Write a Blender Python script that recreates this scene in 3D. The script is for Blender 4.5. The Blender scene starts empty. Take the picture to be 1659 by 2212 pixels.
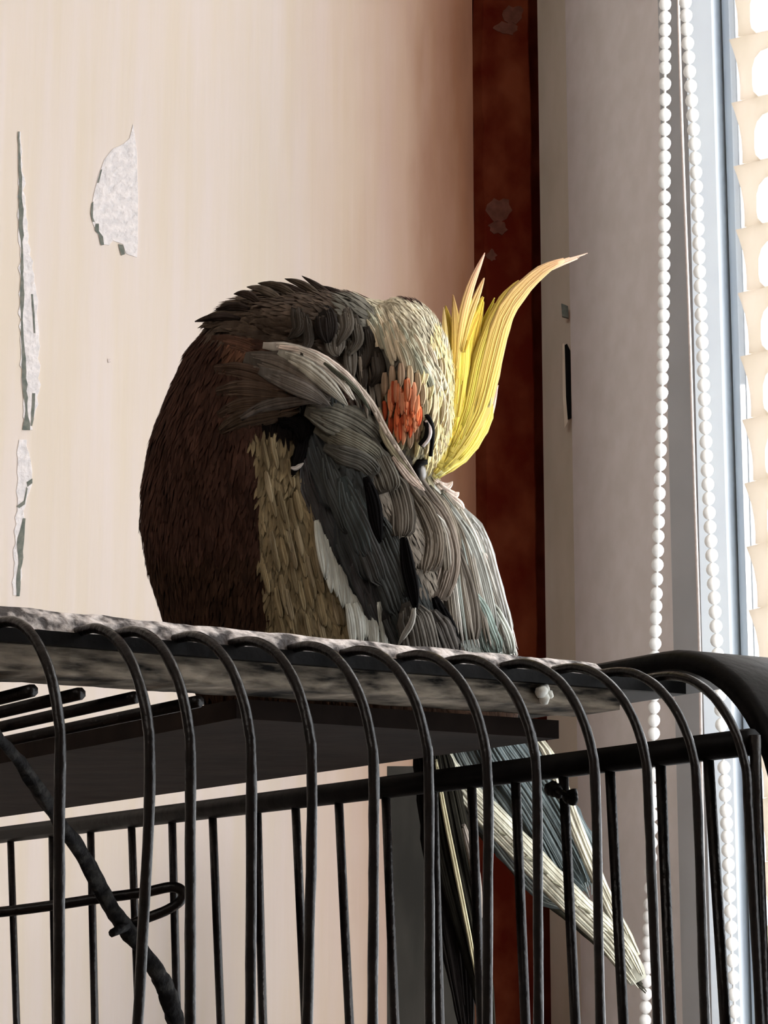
import bpy, bmesh, math, random
from mathutils import Vector, noise
from mathutils.bvhtree import BVHTree
random.seed(7)
C = bpy.context.scene.collection
W, HH, F = 1659, 2212, 5000.0
PITCH = math.radians(11.13)
CAMZ = 1.40
# ---------------------------------------------------------------- camera
cam_d = bpy.data.cameras.new('camera'); cam = bpy.data.objects.new('camera', cam_d); C.objects.link(cam)
cam.location = (0, 0, CAMZ); cam.rotation_euler = (math.pi/2 + PITCH, 0, 0)
cam_d.sensor_fit = 'VERTICAL'; cam_d.sensor_height = 24; cam_d.lens = 24*F/HH
cam_d.clip_start = 0.02
bpy.context.scene.camera = cam
# ---------------------------------------------------------------- world and light
sc = bpy.context.scene
wd = bpy.data.worlds.new('sky'); sc.world = wd; wd.use_nodes = True
bg = wd.node_tree.nodes['Background']; bg.inputs[0].default_value = (0.93, 0.965, 1.0, 1); bg.inputs[1].default_value = 5.0
def area(name, loc, target, sx, sy, power, col):
    l = bpy.data.lights.new(name, 'AREA'); l.shape = 'RECTANGLE'; l.size = sx; l.size_y = sy; l.energy = power; l.color = col
    o = bpy.data.objects.new(name, l); C.objects.link(o); o.location = loc
    o.rotation_euler = (Vector(target) - Vector(loc)).to_track_quat('-Z', 'Y').to_euler(); return o
area('added_fill', (-0.7, -0.5, 2.5), (-0.25, 1.2, 1.3), 0.8, 0.8, 7, (1.0, 0.90, 0.82))  # added soft fill from behind the camera, not a lamp of the room
area('window_daylight', (1.75, -0.55, 1.95), (-0.25, 1.9, 1.6), 0.7, 1.0, 54, (1.0, 0.92, 0.87))
sc.view_settings.view_transform = 'Standard'; sc.view_settings.look = 'None'
sc.view_settings.exposure = 0.0; sc.view_settings.gamma = 1.0; sc.view_settings.use_curve_mapping = False
try: sc.cycles.use_denoising = True
except Exception: pass

# ---------------------------------------------------------------- geometry helpers
ca, sa = math.cos(PITCH), math.sin(PITCH)
def ray(px, py):
    a = (px - 829.5)/F; b = (1106 - py)/F
    return Vector((a, ca - b*sa, sa + b*ca))
def P(px, py, D):                       # point at depth D (metres) seen at px, py
    d = ray(px, py)*D; d.z += CAMZ; return d
def atY(px, py, Y):
    d = ray(px, py); d *= Y/d.y; d.z += CAMZ; return d
AX = Vector((0.852, 0.524, 0)).normalized(); BX = Vector((-AX.y, AX.x, 0))   # cage: along its front, and back from it
def onA(px, py, A):                     # on the plane A = const (parallel to the side face of the cage)
    d = ray(px, py); d *= A/d.dot(AX); d.z += CAMZ; return d
def onB(px, py, B):
    d = ray(px, py); d *= B/d.dot(BX); d.z += CAMZ; return d
def onZ(px, py, z):
    d = ray(px, py); d *= z/d.z; d.z += CAMZ; return d
def cage(a, b, z): return AX*a + BX*b + Vector((0, 0, CAMZ + z))
def project(p):
    v = Vector(p) - Vector((0, 0, CAMZ)); f = v.y*ca + v.z*sa; u = -v.y*sa + v.z*ca
    return 829.5 + F*v.x/f, 1106 - F*u/f, f
def srgb(r, g, b):
    f = lambda c: (c/255/12.92 if c/255 <= .04045 else ((c/255+.055)/1.055)**2.4)
    return (f(r), f(g), f(b), 1)

class Acc:
    def __init__(s): s.v = []; s.f = []; s.c = []; s.smooth = True
    def add(s, verts, faces, cols=None):
        o = len(s.v); s.v += [tuple(v) for v in verts]; s.f += [tuple(i+o for i in f) for f in faces]
        s.c += list(cols) if cols else [(1, 1, 1, 1)]*len(verts)
    def build(s, name, mat, parent=None, smooth=None):
        me = bpy.data.meshes.new(name); me.from_pydata(s.v, [], s.f); me.update()
        bm = bmesh.new(); bm.from_mesh(me); bmesh.ops.recalc_face_normals(bm, faces=bm.faces); bm.to_mesh(me); bm.free()
        at = me.color_attributes.new('Col', 'FLOAT_COLOR', 'POINT')
        at.data.foreach_set('color', [x for c in s.c for x in c])
        if (s.smooth if smooth is None else smooth):
            me.polygons.foreach_set('use_smooth', [True]*len(me.polygons))
        me.materials.append(mat)
        o = bpy.data.objects.new(name, me); C.objects.link(o)
        if parent: o.parent = parent
        return o
def box8(acc, p):                       # p: eight corners, bottom four then top four
    acc.add(p, [(0, 3, 2, 1), (4, 5, 6, 7), (0, 1, 5, 4), (1, 2, 6, 5), (2, 3, 7, 6), (3, 0, 4, 7)]); return acc
def box(acc, x0, x1, y0, y1, z0, z1):
    return box8(acc, [(x0, y0, z0), (x1, y0, z0), (x1, y1, z0), (x0, y1, z0), (x0, y0, z1), (x1, y0, z1), (x1, y1, z1), (x0, y1, z1)])
def cbox(acc, a0, a1, b0, b1, z0, z1):
    q = [(a0, b0), (a1, b0), (a1, b1), (a0, b1)]
    return box8(acc, [cage(a, b, z0) for a, b in q] + [cage(a, b, z1) for a, b in q])
def tube(acc, pts, r, n=10, wob=0):
    pts = [Vector(p) for p in pts]; R = r if isinstance(r, (list, tuple)) else [r]*len(pts)
    vs = []; fs = []; ref = Vector((0.3, 0.2, 1)) if abs((pts[-1]-pts[0]).normalized().z) < .8 else Vector((1, 0.3, 0))
    u = None
    for i, p in enumerate(pts):
        t = (pts[min(i+1, len(pts)-1)] - pts[max(i-1, 0)]).normalized()
        u = (t.cross(ref) if u is None else u - t*u.dot(t)).normalized(); w = t.cross(u)
        for k in range(n):
            a = 2*math.pi*k/n; rr = R[i]*(1 + wob*noise.noise(Vector((p.x*90+k, p.y*90, p.z*90))))
            vs.append(p + (u*math.cos(a) + w*math.sin(a))*rr)
    for i in range(len(pts)-1):
        for k in range(n):
            a = i*n+k; b = i*n+(k+1) % n; fs.append((a, b, b+n, a+n))
    fs.append(tuple(range(n-1, -1, -1))); m = (len(pts)-1)*n; fs.append(tuple(m+k for k in range(n)))
    acc.add(vs, fs); return acc
def resample(pts, n):                   # Catmull-Rom through control points
    pts = [Vector(p) for p in pts]; q = [pts[0]*2-pts[1]] + pts + [pts[-1]*2-pts[-2]]; out = []
    for i in range(n+1):
        s = i/n*(len(pts)-1); k = min(int(s), len(pts)-2); t = s-k; a, b, c, d = q[k:k+4]
        out.append(0.5*((2*b) + (c-a)*t + (2*a-5*b+4*c-d)*t*t + (3*b-a-3*c+d)*t**3))
    return out
def extrude(acc, poly, off):            # polygon (3-D points) pushed by the vector off into a solid
    n = len(poly); vs = [Vector(p) for p in poly] + [Vector(p)+off for p in poly]
    acc.add(vs, [tuple(range(n)), tuple(range(2*n-1, n-1, -1))] + [(i, (i+1) % n, (i+1) % n+n, i+n) for i in range(n)]); return acc
def empty(name, loc, label, cat, group=None):
    o = bpy.data.objects.new(name, None); C.objects.link(o); o.empty_display_size = .02
    o.location = loc; tag(o, label, cat, group)
    return o
def tag(o, label=None, cat=None, group=None, kind=None):
    for k, v in (('label', label), ('category', cat), ('group', group), ('kind', kind)):
        if v: o[k] = v
    return o
def reparent(root):                     # parts were modelled in world space: keep them where they are
    inv = bpy.data.objects[root.name]
    for ch in root.children: ch.matrix_parent_inverse.translation = -root.location

# ---------------------------------------------------------------- materials
def mat(name, col, rough=.6, metal=0, noise_scale=None, col2=None, stretch=(1, 1, 1), bump=0, attr=False, detail=6, spread=(.35, .65), transl=0, spec=.5, coord='Object', bscale=None):
    m = bpy.data.materials.new(name); m.use_nodes = True; nt = m.node_tree; b = nt.nodes['Principled BSDF']
    b.inputs['Base Color'].default_value = col; b.inputs['Roughness'].default_value = rough; b.inputs['Metallic'].default_value = metal
    b.inputs['Specular IOR Level'].default_value = spec
    N = nt.nodes.new; L = nt.links.new; src = None
    if noise_scale:
        tc = N('ShaderNodeTexCoord'); mp = N('ShaderNodeMapping'); mp.inputs['Scale'].default_value = stretch
        nz = N('ShaderNodeTexNoise'); nz.inputs['Scale'].default_value = noise_scale; nz.inputs['Detail'].default_value = detail
        L(tc.outputs[coord], mp.inputs[0]); L(mp.outputs[0], nz.inputs['Vector'])
        if col2:
            cr = N('ShaderNodeValToRGB'); cr.color_ramp.elements[0].position, cr.color_ramp.elements[1].position = spread
            cr.color_ramp.elements[0].color = col; cr.color_ramp.elements[1].color = col2
            L(nz.outputs['Fac'], cr.inputs[0]); src = cr.outputs[0]
        if bump:
            bp = N('ShaderNodeBump'); bp.inputs['Strength'].default_value = bump; bp.inputs['Distance'].default_value = .002
            L(nz.outputs['Fac'], bp.inputs['Height']); L(bp.outputs[0], b.inputs['Normal'])
    if attr:
        at = N('ShaderNodeAttribute'); at.attribute_name = 'Col'; s2 = at.outputs['Color']
        if src:
            mx = N('ShaderNodeMix'); mx.data_type = 'RGBA'; mx.blend_type = 'MULTIPLY'; mx.inputs[0].default_value = 1
            L(s2, mx.inputs[6]); L(src, mx.inputs[7]); s2 = mx.outputs[2]
        src = s2
    if src: L(src, b.inputs['Base Color'])
    if transl:
        tr = N('ShaderNodeBsdfTranslucent'); ms = N('ShaderNodeMixShader'); ms.inputs[0].default_value = transl
        if src: L(src, tr.inputs[0])
        else: tr.inputs[0].default_value = col
        L(b.outputs[0], ms.inputs[1]); L(tr.outputs[0], ms.inputs[2]); L(ms.outputs[0], nt.nodes['Material Output'].inputs[0])
    return m
M = {}
M['wall'] = mat('cream_wall_paint', srgb(224, 213, 198), .75, noise_scale=7, col2=srgb(227, 217, 211), stretch=(9, 9, .5), bump=.25, detail=9)
M['plain'] = mat('plain_wall_paint', srgb(205, 196, 186), .8, noise_scale=5, col2=srgb(215, 206, 196))
M['plaster'] = mat('bare_plaster', srgb(218, 216, 218), .9, noise_scale=160, col2=srgb(238, 234, 234), bump=1.0)
M['crack'] = mat('old_dark_paint_layer', srgb(96, 104, 98), .9, noise_scale=200, col2=srgb(128, 130, 122))
M['rust'] = mat('red_brown_varnish', srgb(110, 32, 14), .8, noise_scale=24, col2=srgb(150, 76, 48), stretch=(1, 1, .7), bump=.7, detail=9, spread=(.40, .68), spec=.1)
M['bare_rust'] = mat('rubbed_varnish', srgb(138, 84, 66), .8, noise_scale=120, col2=srgb(112, 62, 46))
M['taupe'] = mat('taupe_jamb_paint', srgb(218, 212, 196), .7, noise_scale=30, col2=srgb(232, 226, 214), stretch=(1, 1, .4), bump=.5)
M['mauve'] = mat('grey_window_casing', srgb(234, 230, 232), .6, noise_scale=45, col2=srgb(226, 222, 222), bump=.15)
M['bluegrey'] = mat('cool_white_window_frame', srgb(210, 220, 230), .45, noise_scale=20, col2=srgb(216, 226, 234))
M['wire'] = mat('black_cage_enamel', srgb(8, 6, 6), .28, noise_scale=260, col2=srgb(20, 15, 13), bump=.3, spec=.22)
M['frame'] = mat('black_cage_frame', srgb(6, 5, 5), .5, noise_scale=90, col2=srgb(14, 12, 11), bump=.3, spec=.08)
M['wood'] = mat('weathered_grey_wood', srgb(20, 18, 16), .8, noise_scale=60, col2=srgb(140, 130, 116), stretch=(1, 1, 4.5), bump=.9, detail=10, spread=(.34, .66), spec=.1)
M['worn'] = mat('worn_pale_wood', srgb(64, 58, 56), .75, noise_scale=170, col2=srgb(226, 216, 210), stretch=(1, 1, 1), bump=1.0, detail=4, spread=(.40, .62))
M['board'] = mat('dark_board', srgb(22, 16, 13), .8, noise_scale=40, col2=srgb(36, 28, 24), bump=.4, spec=.06)
M['chain'] = mat('white_plastic', srgb(240, 240, 238), .3, transl=.3)
M['cord'] = mat('pale_cord', srgb(222, 210, 205), .7, noise_scale=300, col2=srgb(205, 195, 190))
M['blind'] = mat('cream_blind_slat', srgb(250, 244, 236), .6, noise_scale=30, col2=srgb(244, 238, 228), transl=.42)
M['post'] = mat('charcoal_post', srgb(34, 33, 30), .8, noise_scale=40, col2=srgb(48, 46, 42), stretch=(1, 1, .3), bump=.3, spec=.08)
M['twig'] = mat('dark_twig_bark', srgb(14, 12, 12), .8, noise_scale=200, col2=srgb(56, 54, 50), bump=1, spread=(.45, .8), spec=.1)
M['drop'] = mat('chalky_white', srgb(240, 240, 232), .9, noise_scale=200, col2=srgb(190, 190, 182))
M['plume'] = mat('plumage', (1, 1, 1, 1), .85, attr=True, noise_scale=230, col2=(1, 1, 1, 1), stretch=(1, 1, .25), bump=.3, spec=.06)
M['plume'].node_tree.nodes['Color Ramp'].color_ramp.elements[0].color = (.62, .6, .58, 1)
M['crest'] = mat('crest_plumage', (1, 1, 1, 1), .6, attr=True, transl=.36, spec=.1)
M['horn'] = mat('grey_horn', srgb(110, 104, 98), .4)
M['skin'] = mat('grey_pink_skin', srgb(128, 108, 98), .6, noise_scale=300, col2=srgb(100, 84, 78), bump=1)
M['floor'] = mat('floor_boards', srgb(130, 92, 62), .5, noise_scale=4, col2=srgb(150, 112, 78), stretch=(1, 12, 1))
g = bpy.data.materials.new('window_glass'); g.use_nodes = True; nt = g.node_tree; nt.nodes.clear()
o_ = nt.nodes.new('ShaderNodeOutputMaterial'); t_ = nt.nodes.new('ShaderNodeBsdfTransparent'); s_ = nt.nodes.new('ShaderNodeBsdfGlossy'); s_.inputs['Roughness'].default_value = .02
x_ = nt.nodes.new('ShaderNodeMixShader'); x_.inputs[0].default_value = .06
nt.links.new(t_.outputs[0], x_.inputs[1]); nt.links.new(s_.outputs[0], x_.inputs[2]); nt.links.new(x_.outputs[0], o_.inputs[0]); M['glass'] = g

# brown tone and the shade of the corner, both put into the wall colour
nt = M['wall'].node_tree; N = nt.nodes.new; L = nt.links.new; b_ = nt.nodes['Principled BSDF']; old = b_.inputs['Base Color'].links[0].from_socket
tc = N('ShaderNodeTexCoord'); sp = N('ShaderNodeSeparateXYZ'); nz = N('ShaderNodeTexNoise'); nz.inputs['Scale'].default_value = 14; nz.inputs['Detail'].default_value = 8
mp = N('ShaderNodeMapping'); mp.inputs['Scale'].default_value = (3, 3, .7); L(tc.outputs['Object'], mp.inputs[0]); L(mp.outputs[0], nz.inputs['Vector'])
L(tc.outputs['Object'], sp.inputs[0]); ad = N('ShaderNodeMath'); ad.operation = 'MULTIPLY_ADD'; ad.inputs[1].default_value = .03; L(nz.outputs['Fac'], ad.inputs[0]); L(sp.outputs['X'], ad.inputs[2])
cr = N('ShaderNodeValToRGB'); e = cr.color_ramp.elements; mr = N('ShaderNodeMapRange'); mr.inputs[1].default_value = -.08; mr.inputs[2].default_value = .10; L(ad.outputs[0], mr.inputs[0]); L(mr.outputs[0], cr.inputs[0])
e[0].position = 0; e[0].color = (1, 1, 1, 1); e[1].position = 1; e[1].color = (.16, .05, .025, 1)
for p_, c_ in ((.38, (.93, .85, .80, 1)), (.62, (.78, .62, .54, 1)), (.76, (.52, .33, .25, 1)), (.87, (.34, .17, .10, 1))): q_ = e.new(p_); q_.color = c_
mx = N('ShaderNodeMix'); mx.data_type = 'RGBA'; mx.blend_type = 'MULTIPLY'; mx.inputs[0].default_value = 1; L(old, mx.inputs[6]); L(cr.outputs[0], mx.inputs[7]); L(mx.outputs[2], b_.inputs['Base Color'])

# ---------------------------------------------------------------- room shell
WY = 1.90
def struct(acc, name, m, smooth=False):
    o = acc.build(name, m, smooth=smooth); o['kind'] = 'structure'; return o
XL, YB, ZT = -1.7, -1.6, 2.75
xw = lambda px, Y: (px-829.5)/F*Y*1.0
# window wall runs from the far corner towards the camera's right
wx = lambda Y: 0.586 - 0.2447*Y
WD = Vector((-0.2447, 1, 0)).normalized(); WN = Vector((WD.y, -WD.x, 0))    # along the window wall (away) and outward
a = Acc(); box(a, XL-.1, 1.1, YB-.1, WY+.35, -.1, 0); struct(a, 'floor', M['floor'])
a = Acc(); box(a, XL-.1, 1.15, YB-.1, WY+.35, ZT, ZT+.1); struct(a, 'ceiling', M['plain'])
a = Acc(); box(a, XL-.1, XL, YB-.1, WY+.1, 0, ZT); struct(a, 'wall_left', M['plain'])
a = Acc(); box(a, XL, 1.1, YB-.1, YB, 0, ZT); struct(a, 'wall_rear', M['plain'])
# back wall: flat, then rolling away into the corner beside the post (plan profile, extruded)
prof = [(XL, WY), (-0.6, WY), (-0.2, WY), (-.03, WY)]
prof = prof[:2] + [(-.6 + .42*k/6, WY) for k in range(1, 6)]
for k in range(0, 29):                  # the wall sweeps forward into the corner
    t = k/28; prof.append((-.18 + .2535*t, WY - .088*t**2.6))
prof += [(.0745, WY+.2), (XL, WY+.2)]
a = Acc(); n = len(prof)
vs = [(x, y, 0) for x, y in prof] + [(x, y, ZT) for x, y in prof]
a.add(vs, [tuple(range(n)), tuple(range(2*n-1, n-1, -1))] + [(i, (i+1) % n, (i+1) % n+n, i+n) for i in range(n)])
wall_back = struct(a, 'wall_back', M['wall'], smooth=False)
a = Acc(); box(a, -.02, .42, WY+.14, WY+.2, 0, ZT); struct(a, 'wall_corner', M['rust'])
# red-brown corner post with ragged painted edges
a = Acc(); vs = []; NZ = 160
for i in range(NZ+1):
    z = ZT*i/NZ
    j1 = .0035*noise.noise(Vector((3, 1, z*14))) + .002*noise.noise(Vector((9, 1, z*50)))
    j2 = .0035*noise.noise(Vector((7, 5, z*12))) + .0015*noise.noise(Vector((2, 8, z*60)))
    yl = WY + .045
    vs += [(.070+j1, yl+.05, z), (.079+j1, yl+.004, z), (.088+j1, yl, z), (.1290+j2*.5, yl, z), (.1300+j2*.5, yl+.001, z), (.1300+j2*.5, yl+.05, z)]
fs = [(i*6+k, i*6+k+1, i*6+k+7, i*6+k+6) for i in range(NZ) for k in range(5)]
a.add(vs, fs + [(NZ*6+k+0, NZ*6+k+1, NZ*6+5) for k in range(0, 4)]); post = struct(a, 'trim_1', M['rust'])
random.seed(3)
def blob(px, py, rx, ry, Y, jit=.35, n=16, seed=0):
    rnd = random.Random(seed); return [atY(px + rx*math.cos(t)*(1+jit*(rnd.random()-.5)*1.6), py + ry*math.sin(t)*(1+jit*(rnd.random()-.5)*1.6), Y) for t in [2*math.pi*k/n for k in range(n)]]
for k, (px, py, rx, ry) in enumerate([(1078, 455, 24, 26), (1076, 492, 20, 16), (1062, 552, 10, 12), (1108, 32, 22, 20), (1095, 62, 26, 14)]):
    a = Acc(); extrude(a, blob(px, py, rx, ry, WY+.0455, seed=k), Vector((0, -.0012, 0))); o = a.build('rubbed_patch', M['bare_rust'], post, smooth=False)
# taupe jamb, casing and frame bands along the window wall
def vband(name, pxa, Ya, pxb, Yb, thick, m, ref=700, z0=0, z1=ZT):
    p0 = atY(pxa, ref, Ya); p1 = atY(pxb, ref, Yb); nrm = Vector(((p1-p0).y, -(p1-p0).x, 0)).normalized()
    if nrm.y < 0: nrm = -nrm
    off = nrm*thick; c = [p0, p1, p1+off, p0+off]
    b = Acc(); box8(b, [(v.x, v.y, z0) for v in c] + [(v.x, v.y, z1) for v in c]); return struct(b, name, m)
jamb = vband('trim_2', 1170, 1.905, 1240, 1.86, .05, M['taupe'])
casing = vband('trim_3', 1232, 1.848, 1438, 1.68, .05, M['mauve'])
M['coolgrey'] = mat('cool_grey_frame', srgb(176, 180, 186), .6, noise_scale=20, col2=srgb(182, 186, 192), spec=.2)
vband('trim_4', 1438, 1.672, 1500, 1.64, .04, M['coolgrey'])
vband('trim_5', 1498, 1.618, 1556, 1.607, .03, M['bluegrey'])
# dark latch slot in the jamb and a small nick above it
a = Acc(); extrude(a, [atY(x, y, 1.862-.0012*0) - Vector((0, .004, 0)) for x, y in [(1219, 748), (1224, 745), (1231, 760), (1234, 905), (1224, 908), (1221, 860)]], Vector((0, .003, 0)))
a.build('latch_slot', M['frame'], jamb, smooth=False)
a = Acc(); extrude(a, [atY(x, y, 1.86) - Vector((0, .003, 0)) for x, y in [(1214, 745), (1219, 743), (1222, 860), (1226, 912), (1219, 926), (1215, 860)]], Vector((0, .0025, 0)))
a.build('latch_plate_edge', mat('pale_metal_edge', srgb(206, 190, 170), .4), jamb, smooth=False)
a = Acc(); extrude(a, [atY(x, y, 1.862) - Vector((0, .004, 0)) for x, y in [(1212, 658), (1226, 664), (1228, 690), (1214, 686)]], Vector((0, .003, 0)))
a.build('nick', M['crack'], jamb, smooth=False)
# window wall around the opening
Y0, Y1, ZB, ZU = .475, 1.585, .55, 2.5
def wseg(ya, yb, z0, z1, name, m, t=.12, off=0):
    p = [Vector((wx(ya), ya, 0)) + WN*off, Vector((wx(yb), yb, 0)) + WN*off]; c = [p[0], p[1], p[1]+WN*t, p[0]+WN*t]
    b = Acc(); box8(b, [(v.x, v.y, z0) for v in c] + [(v.x, v.y, z1) for v in c]); return b
a = wseg(YB-.2, Y0, 0, ZT, '', None); b = wseg(Y0, 1.95, 0, ZB, '', None); c_ = wseg(Y0, 1.95, ZU, ZT, '', None)
d_ = wseg(Y1, 1.98, ZB, ZU, '', None, .10, .075); a.add(b.v, b.f); a.add(c_.v, c_.f); a.add(d_.v, d_.f); struct(a, 'wall_right', M['plain'])
a = wseg(Y0, Y0+.05, ZB, ZU, '', None, .05, .03)
for seg in (wseg(Y1-.004, Y1+.02, ZB, ZU, '', None, .03, .06), wseg(Y0, Y1, ZB, ZB+.05, '', None, .05, .03), wseg(Y0, Y1, ZU-.05, ZU, '', None, .05, .03)): a.add(seg.v, seg.f)
win = struct(a, 'window_1', M['bluegrey'])
wseg(Y0+.05, Y1-.004, ZB+.05, ZU-.05, '', None, .004, .055).build('pane', M['glass'], win, smooth=False)

# ---------------------------------------------------------------- wall damage (flaking paint)
def wp(pts, m, name, th=.0008, y=WY):
    a = Acc(); extrude(a, [atY(x, yy, y) for x, yy in pts], Vector((0, -th, 0))); return a.build(name, m, wall_back, smooth=False)
def wstrip(cl, name, m, th, jit, seed):     # ragged vertical strip: list of (y, x left, x right)
    rnd = random.Random(seed); L_, R2 = [], []; y = cl[0][0]
    while y <= cl[-1][0]:
        for i in range(len(cl)-1):
            if cl[i][0] <= y <= cl[i+1][0]: break
        t = (y-cl[i][0])/(cl[i+1][0]-cl[i][0]); l = cl[i][1]*(1-t)+cl[i+1][1]*t; r = cl[i][2]*(1-t)+cl[i+1][2]*t
        k = min(1, (r-l)/12); L_.append((l+jit*k*(rnd.random()-.5), y)); R2.append((r+jit*k*(rnd.random()-.5), y)); y += 14
    return wp(L_ + R2[::-1], m, name, th)
wstrip([(285, 40, 44), (420, 41, 54), (560, 42, 68), (650, 42, 80), (780, 46, 86), (850, 48, 84), (930, 54, 68)], 'bare_plaster_scrape', M['plaster'], .0007, 8, 1)
wstrip([(285, 39, 42), (400, 41, 48), (500, 42, 52), (520, 46, 49), (640, 44, 52), (690, 46, 49), (760, 46, 55), (860, 50, 60), (880, 56, 60), (938, 50, 66)], 'paint_crack', M['crack'], .0011, 5, 2)
wstrip([(636, 68, 72), (700, 72, 76), (720, 74, 77)], 'paint_crack', M['crack'], .0011, 3, 4)
wstrip([(850, 70, 76), (900, 68, 74), (920, 66, 70)], 'paint_crack', M['crack'], .0011, 3, 5)
wstrip([(950, 40, 56), (1000, 39, 66), (1040, 38, 70), (1100, 36, 52), (1200, 30, 46), (1296, 28, 44)], 'bare_plaster_scrape', M['plaster'], .0007, 6, 6)
wstrip([(1120, 50, 56), (1170, 38, 52), (1230, 42, 48), (1232, 38, 44), (1260, 34, 46), (1296, 38, 42)], 'paint_crack', M['crack'], .0011, 3, 7)
wp([(58, 1042), (70, 1034), (70, 1044), (60, 1052)], M['crack'], 'paint_crack', .0011)
wp([(36, 1094), (52, 1082), (58, 1052), (60, 1056), (54, 1090), (42, 1098)], M['crack'], 'paint_crack', .0011)
wp([(288, 268), (292, 300), (296, 330), (298, 420), (298, 520), (296, 556), (282, 552), (272, 548), (266, 528), (244, 520), (236, 530), (222, 528), (216, 514), (207, 498), (199, 478), (198, 450), (203, 420), (213, 380), (226, 345), (244, 322), (266, 312), (280, 300)], M['plaster'], 'bare_plaster_patch', .0007)
wp([(198, 440), (202, 436), (201, 470), (205, 480), (200, 480), (196, 462)], M['crack'], 'paint_crack', .0010)
wp([(207, 484), (214, 484), (214, 500), (223, 512), (225, 529), (218, 530), (213, 506), (205, 498)], M['crack'], 'paint_crack', .0011)
wp([(256, 528), (266, 530), (270, 549), (262, 552)], M['crack'], 'paint_crack', .0011)
wp([(218, 368), (221, 366), (214, 395), (210, 396)], M['crack'], 'paint_crack', .0010)
wp([(233, 776), (239, 775), (240, 782), (234, 784)], M['cord'], 'paint_speck', .0009)

# ---------------------------------------------------------------- cords, chains, blind by the window
def chain(label, pts, D0, r=.0028):
    root = empty('bead_chain', P(pts[0][0], -300, D0), label, 'chain', 'bead chains of the window blind')
    L2 = resample([P(x, y, D0) for x, y in pts], 400); acc_s = Acc(); d = 0; step = .0084; last = L2[0]
    tube(acc_s, L2[::8], .0009, 6); acc_s.build('string', M['chain'], root)
    bead = bpy.data.meshes.new('bead'); bm = bmesh.new(); bmesh.ops.create_uvsphere(bm, u_segments=10, v_segments=7, radius=1)
    for v in bm.verts: v.co = Vector((v.co.x*r, v.co.y*r, v.co.z*r*1.08))
    bm.to_mesh(bead); bm.free(); bead.materials.append(M['chain']); bead.polygons.foreach_set('use_smooth', [True]*len(bead.polygons))
    o = bpy.data.objects.new('bead', bead); o.location = L2[0]; o.parent = root; C.objects.link(o)
    for q in L2[1:]:
        d += (q-last).length; last = q
        if d >= step:
            d = 0; o2 = o.copy(); o2.location = q; C.objects.link(o2)
    reparent(root); return root
chain('white bead chain of the blind, left one, hanging in front of the grey casing', [(1437, -300), (1436, 300), (1433, 700), (1425, 1050), (1415, 1400), (1408, 1800), (1386, 2400)], 1.60, .0044)
chain('white bead chain of the blind, right one, next to the bright pane', [(1472, -300), (1480, 0), (1502, 350), (1515, 700), (1529, 1050), (1549, 1400), (1568, 1750), (1596, 2400)], 1.55, .0044)
a = Acc(); tube(a, resample([P(x, y, 1.565) for x, y in [(1458, -300), (1465, 0), (1475, 330), (1489, 700), (1500, 1050), (1511, 1400), (1518, 1800), (1530, 2400)]], 40), .0011, 8)
tag(a.build('pull_cord', M['cord']), 'thin pale pull cord hanging straight between the two bead chains', 'cord')
# stacked openwork slats of the blind
blind = empty('window_blind', atY(1700, -300, 1.42), 'cream openwork window blind with scalloped slat ends at the right window', 'blind')
def onW(px, py, off=.0):                # on a plane parallel to the window wall
    d = ray(px, py); base = Vector((wx(1.0), 1.0, 0)) - WN*off; nn = Vector((WN.x, WN.y, 0)); d *= base.dot(nn)/d.dot(nn); d.z += CAMZ; return d
ys = [(-600 + 137*k) for k in range(24)]
tips = [(1553+ (y+320)*.0385 + (12 if False else 0), y) for y in ys]
for k, y in enumerate(ys):
    y += 93+600 - 5*137 - 8; tx = 1577 + (y-93)*.034; th = -.055
    def q(dx, dy): return onW(tx+dx, y+dy+dx*-.22, .02)
    outer = [q(-2, 0), q(6, 22), q(14, 50), q(20, 84), q(22, 112), q(22, 136)]
    hole_l = [(46, 128), (47, 60), (52, 36), (62, 24), (78, 20)]
    # left part, lower rail and upper rail as one solid frame
    inner = [q(dx, dy) for dx, dy in hole_l]
    a = Acc(); off = WN*.006
    for u0, u1 in zip(range(5), range(1, 6)): pass
    top = [q(0, 0), q(40, -1), q(90, -2), q(150, -3)]
    left = outer; rim = [q(62, 138), q(51, 124), q(48, 108), q(48, 72), q(54, 52), q(66, 40), q(84, 36), q(150, 36)]
    poly = left + rim + [q(150, -3), q(90, -2), q(40, -1)]
    bmx = bmesh.new(); vv = [bmx.verts.new(v) for v in poly]; f_ = bmx.faces.new(vv)
    r_ = bmesh.ops.extrude_face_region(bmx, geom=[f_]); bmesh.ops.translate(bmx, verts=[e for e in r_['geom'] if isinstance(e, bmesh.types.BMVert)], vec=off)
    bmesh.ops.triangulate(bmx, faces=bmx.faces); me = bpy.data.meshes.new('slat'); bmx.to_mesh(me); bmx.free(); me.materials.append(M['blind'])
    o = bpy.data.objects.new('slat', me); C.objects.link(o); o.parent = blind
reparent(blind)

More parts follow.
